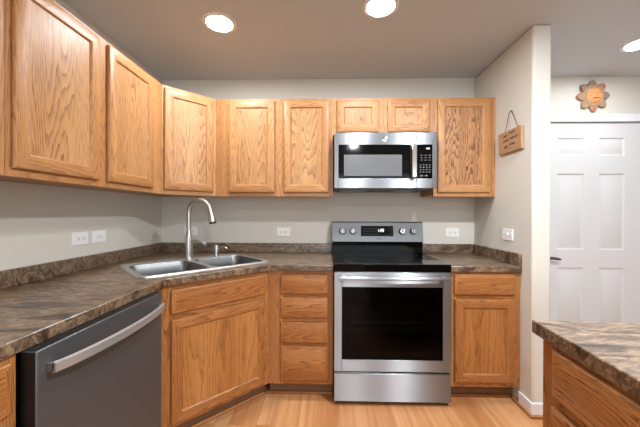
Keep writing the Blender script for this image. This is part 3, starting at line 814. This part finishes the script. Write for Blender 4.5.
# ------------------------------------------------------------------ outlets and switches
def plate(name, label, cat, loc, rz, kinds, w_=0.117, h_=0.076):
    t = thing(name, label, cat, loc, rz, 'white wall plates')
    MB().box(-w_ / 2, w_ / 2, -0.006, 0, -h_ / 2, h_ / 2).build('cover_plate', PLASTIC, t, bevel=0.0025)
    for k, cx in kinds:
        if k == 'socket':
            r = MB().box(cx - 0.015, cx + 0.015, -0.0075, -0.005, -0.016, 0.016).build('socket', PLASTIC, t, bevel=0.002)
            b = MB(); b.box(cx - 0.0065, cx + 0.0035, -0.0079, -0.007, 0.0045, 0.007); b.box(cx - 0.0065, cx + 0.0035, -0.0079, -0.007, -0.007, -0.0045)
            b.lathe([(0.003, 0.0077), (0, 0.0079)], Matrix.Translation((cx + 0.009, 0, 0)) @ Matrix.Rotation(pi / 2, 4, 'X'), 10)
            b.build('socket_slots', SLOT, r)
        elif k == 'rocker':
            r = MB().box(-0.033, 0.033, -0.008, -0.005, -0.017, 0.017).build('rocker', PLASTIC, t, bevel=0.0015)
            b = MB(); b.box(-0.024, 0.024, -0.0084, -0.0078, 0.004, 0.0056); b.box(-0.024, 0.024, -0.0084, -0.0078, -0.0066, -0.005); b.build('rocker_lines', MARK, r)
        elif k == 'toggle':
            r = MB().box(cx - 0.005, cx + 0.005, -0.016, -0.005, -0.004, 0.010).build('toggle', PLASTIC, t, bevel=0.001)
    return t
two = [('socket', -0.02), ('socket', 0.02)]
plate('outlet', 'white double outlet on the sink wall closest to the dishwasher', 'outlet', (XL, -0.872, 1.098), ROT_L, two)
plate('wall_switch', 'white plate with a wide rocker beside the double outlet on the sink wall', 'switch', (XL, -0.725, 1.098), ROT_L, [('rocker', 0)])
plate('outlet', 'white outlet half hidden behind the tall faucet', 'outlet', (-1.200, 0, 1.090), 0, two)
plate('outlet', 'white outlet above the backsplash between faucet and stove', 'outlet', (-0.381, 0, 1.087), 0, two)
plate('outlet', 'white outlet above the short counter just past the stove', 'outlet', (1.080, 0, 1.087), 0, two)
t = plate('wall_switch', 'white switch and socket plate on the wall below the hanging sign', 'switch', (XR, -0.478, 1.105), ROT_I, [('socket', -0.028), ('toggle', 0.012), ('socket', 0.036)], 0.122, 0.08)

# ------------------------------------------------------------------ hanging sign
sg = thing('hanging_sign', 'small wooden sign with handwritten words hanging from a cord on the wall', 'sign', (XR, -0.523, 1.675), ROT_I)
sw, shh = 0.252, 0.150
MB().box(-sw / 2, sw / 2, -0.022, -0.003, 0, shh, (1, 0, 0)).build('board', SIGNW, sg, bevel=0.0015)
b = MB(); b.tube([(-0.052, -0.018, shh - 0.002), (-0.015, -0.012, 0.276), (0.0, -0.010, 0.285), (0.012, -0.012, 0.277), (0.088, -0.018, shh - 0.002)], 0.0022, 8); b.build('cord', CORD, sg)
b = MB(); b.lathe([(0, 0), (0.003, 0), (0.003, 0.012), (0.006, 0.013), (0, 0.015)], Matrix.Translation((0, 0, 0.282)) @ Matrix.Rotation(pi / 2, 4, 'X'), 10); b.build('nail', LEVER, sg)
rnd = random.Random(3)
for x0_, x1_, zc in ((-0.062, -0.018, 0.118), (0.004, 0.058, 0.128), (-0.066, -0.012, 0.084), (0.006, 0.082, 0.090), (-0.052, -0.022, 0.042), (0.006, 0.062, 0.050)):
    x = x0_; p = []
    while x < x1_:
        p += [(x, -0.0222, zc - 0.009 + rnd.uniform(-.003, .003)), (x + 0.003, -0.0222, zc + 0.009 + rnd.uniform(-.003, .003)), (x + 0.007, -0.0222, zc + rnd.uniform(-.008, .004)), (x + 0.010, -0.0222, zc + rnd.uniform(-.006, .008))]
        x += 0.0125
    b = MB(); b.tube(p, 0.0013, 5); b.build('handwriting', INK, sg)

# ------------------------------------------------------------------ sun plaque over the door
SX, SZ = 2.258, 2.2545
sp = thing('sun_wall_plaque', 'painted terracotta sun with a smiling face hanging over the white door', 'wall decoration', (SX, 0, SZ))
def mottled(name, cols, scale=30):
    m, nt, bb = new_mat(name); tc = nd(nt, 'ShaderNodeTexCoord'); n_ = nd(nt, 'ShaderNodeTexNoise'); setin(n_, Scale=scale, Detail=3)
    nt.links.new(tc.outputs['Object'], n_.inputs['Vector'])
    r = ramp(nt, [(0.38, cols[0]), (0.5, cols[1]), (0.62, cols[2])]); nt.links.new(n_.outputs[0], r.inputs[0]); nt.links.new(r.outputs[0], bb.inputs['Base Color'])
    setin(bb, Roughness=0.7); return m
P_OR = mottled('petal_terracotta', [srgb(162, 108, 84), srgb(186, 132, 102), srgb(138, 134, 106)])
P_GR = mottled('petal_sage', [srgb(142, 140, 104), srgb(180, 124, 92), srgb(120, 128, 110)])
P_BL = mottled('petal_bluegrey', [srgb(112, 116, 118), srgb(164, 118, 96), srgb(130, 122, 112)])
P_RED = mottled('petal_rust', [srgb(138, 96, 80), srgb(164, 116, 94), srgb(122, 118, 104)])
RIMM = mottled('sun_rim_sage', [srgb(150, 148, 112), srgb(168, 140, 108), srgb(130, 132, 116)])
FACE = mottled('sun_face_orange', [srgb(222, 142, 86), srgb(228, 156, 98), srgb(224, 134, 96)], 18)
CHEEK = plain('sun_cheek', srgb(222, 104, 60), 0.7)
MOUTH = plain('sun_mouth', srgb(92, 56, 36), 0.7)
def flat_shape(name, P, y0, y1, mat, parent, bevel=0.004):
    b = MB(); A = [b.bm.verts.new((x, y0, z)) for x, z in P]; B = [b.bm.verts.new((x, y1, z)) for x, z in P]; n_ = len(P)
    for i in range(n_): b.face([A[i], A[(i + 1) % n_], B[(i + 1) % n_], B[i]])
    b.face(A); b.face(B[::-1])
    return b.build(name, mat, parent, bevel=bevel)
petal_m = [P_BL, P_RED, P_OR, P_GR, P_OR, P_GR, P_BL, P_OR]
for k in range(8):
    a = pi / 2 + 0.02 - k * pi / 4
    a = pi / 2 + k * pi / 4 + 0.04
    P = []
    for (r, wd) in ((0.065, -0.030), (0.085, -0.036), (0.108, -0.031), (0.128, -0.018), (0.139, 0.0), (0.128, 0.018), (0.108, 0.031), (0.085, 0.036), (0.065, 0.030)):
        P.append((r * cos(a) - wd * sin(a), r * sin(a) + wd * cos(a)))
    flat_shape('ray', P, -0.020 - 0.002 * (k % 2), -0.002, petal_m[k], sp, 0.005)
b = MB(); M = Matrix.Rotation(pi / 2, 4, 'X')
b.lathe([(0, 0.002), (0.092, 0.002), (0.093, 0.018), (0.086, 0.025), (0.076, 0.026), (0, 0.026)], M, 40); b.build('rim', RIMM, sp)
b = MB(); b.lathe([(0.067, 0.0255), (0.066, 0.030), (0.057, 0.038), (0.038, 0.044), (0, 0.047)], M, 40); fc = b.build('face', FACE, sp)
for sx_ in (-1, 1):
    b = MB(); b.lathe([(0.015, 0.036), (0.012, 0.0415), (0, 0.0435)], Matrix.Translation((sx_ * 0.037, 0, -0.006)) @ M, 20); b.build('cheek', CHEEK, fc)
    b = MB(); b.tube([(sx_ * 0.028 - 0.014 , -0.0425, 0.016), (sx_ * 0.028, -0.044, 0.019), (sx_ * 0.028 + 0.014, -0.0425, 0.016)], 0.0025, 6); b.build('eye', CHEEK, fc)
b = MB(); b.tube([(0, -0.044, 0.022), (0.001, -0.049, 0.004), (0.0, -0.047, -0.008)], [0.004, 0.006, 0.004], 8); b.build('nose', FACE, fc)
b = MB(); b.tube([(-0.030, -0.0405, -0.026), (-0.014, -0.0435, -0.029), (0.006, -0.0440, -0.027), (0.028, -0.0415, -0.022)], [0.003, 0.0045, 0.0045, 0.003], 8); b.build('mouth', MOUTH, fc)

# ------------------------------------------------------------------ recessed ceiling lights
def can(x, y, label, lens=LENS):
    t = thing('ceiling_light', label, 'ceiling light', (x, y, CE), 0, 'recessed ceiling lights')
    b = MB(); b.lathe([(0.102, 0), (0.102, -0.003), (0.096, -0.006), (0.080, -0.006), (0.078, -0.004), (0.078, 0)], seg=48); b.build('trim_ring', WHITE, t)
    b = MB(); b.lathe([(0.0775, -0.004), (0.06, -0.0048), (0, -0.005)], seg=48); b.build('lens', lens, t, fix=False)
can(-0.667, -0.775, 'round recessed ceiling light over the sink corner')
can(0.300, -0.905, 'round recessed ceiling light in front of the stove, touching the picture top')
can(2.150, -0.500, 'round recessed ceiling light cut by the picture edge in front of the white door', LENS_HALL)
can(1.05, -1.90, 'round recessed ceiling light above the separate counter, out of frame', LENS_ROOM)
can(0.46, -3.40, 'round recessed ceiling light behind the viewer, mirrored in the microwave glass', LENS_FAR)
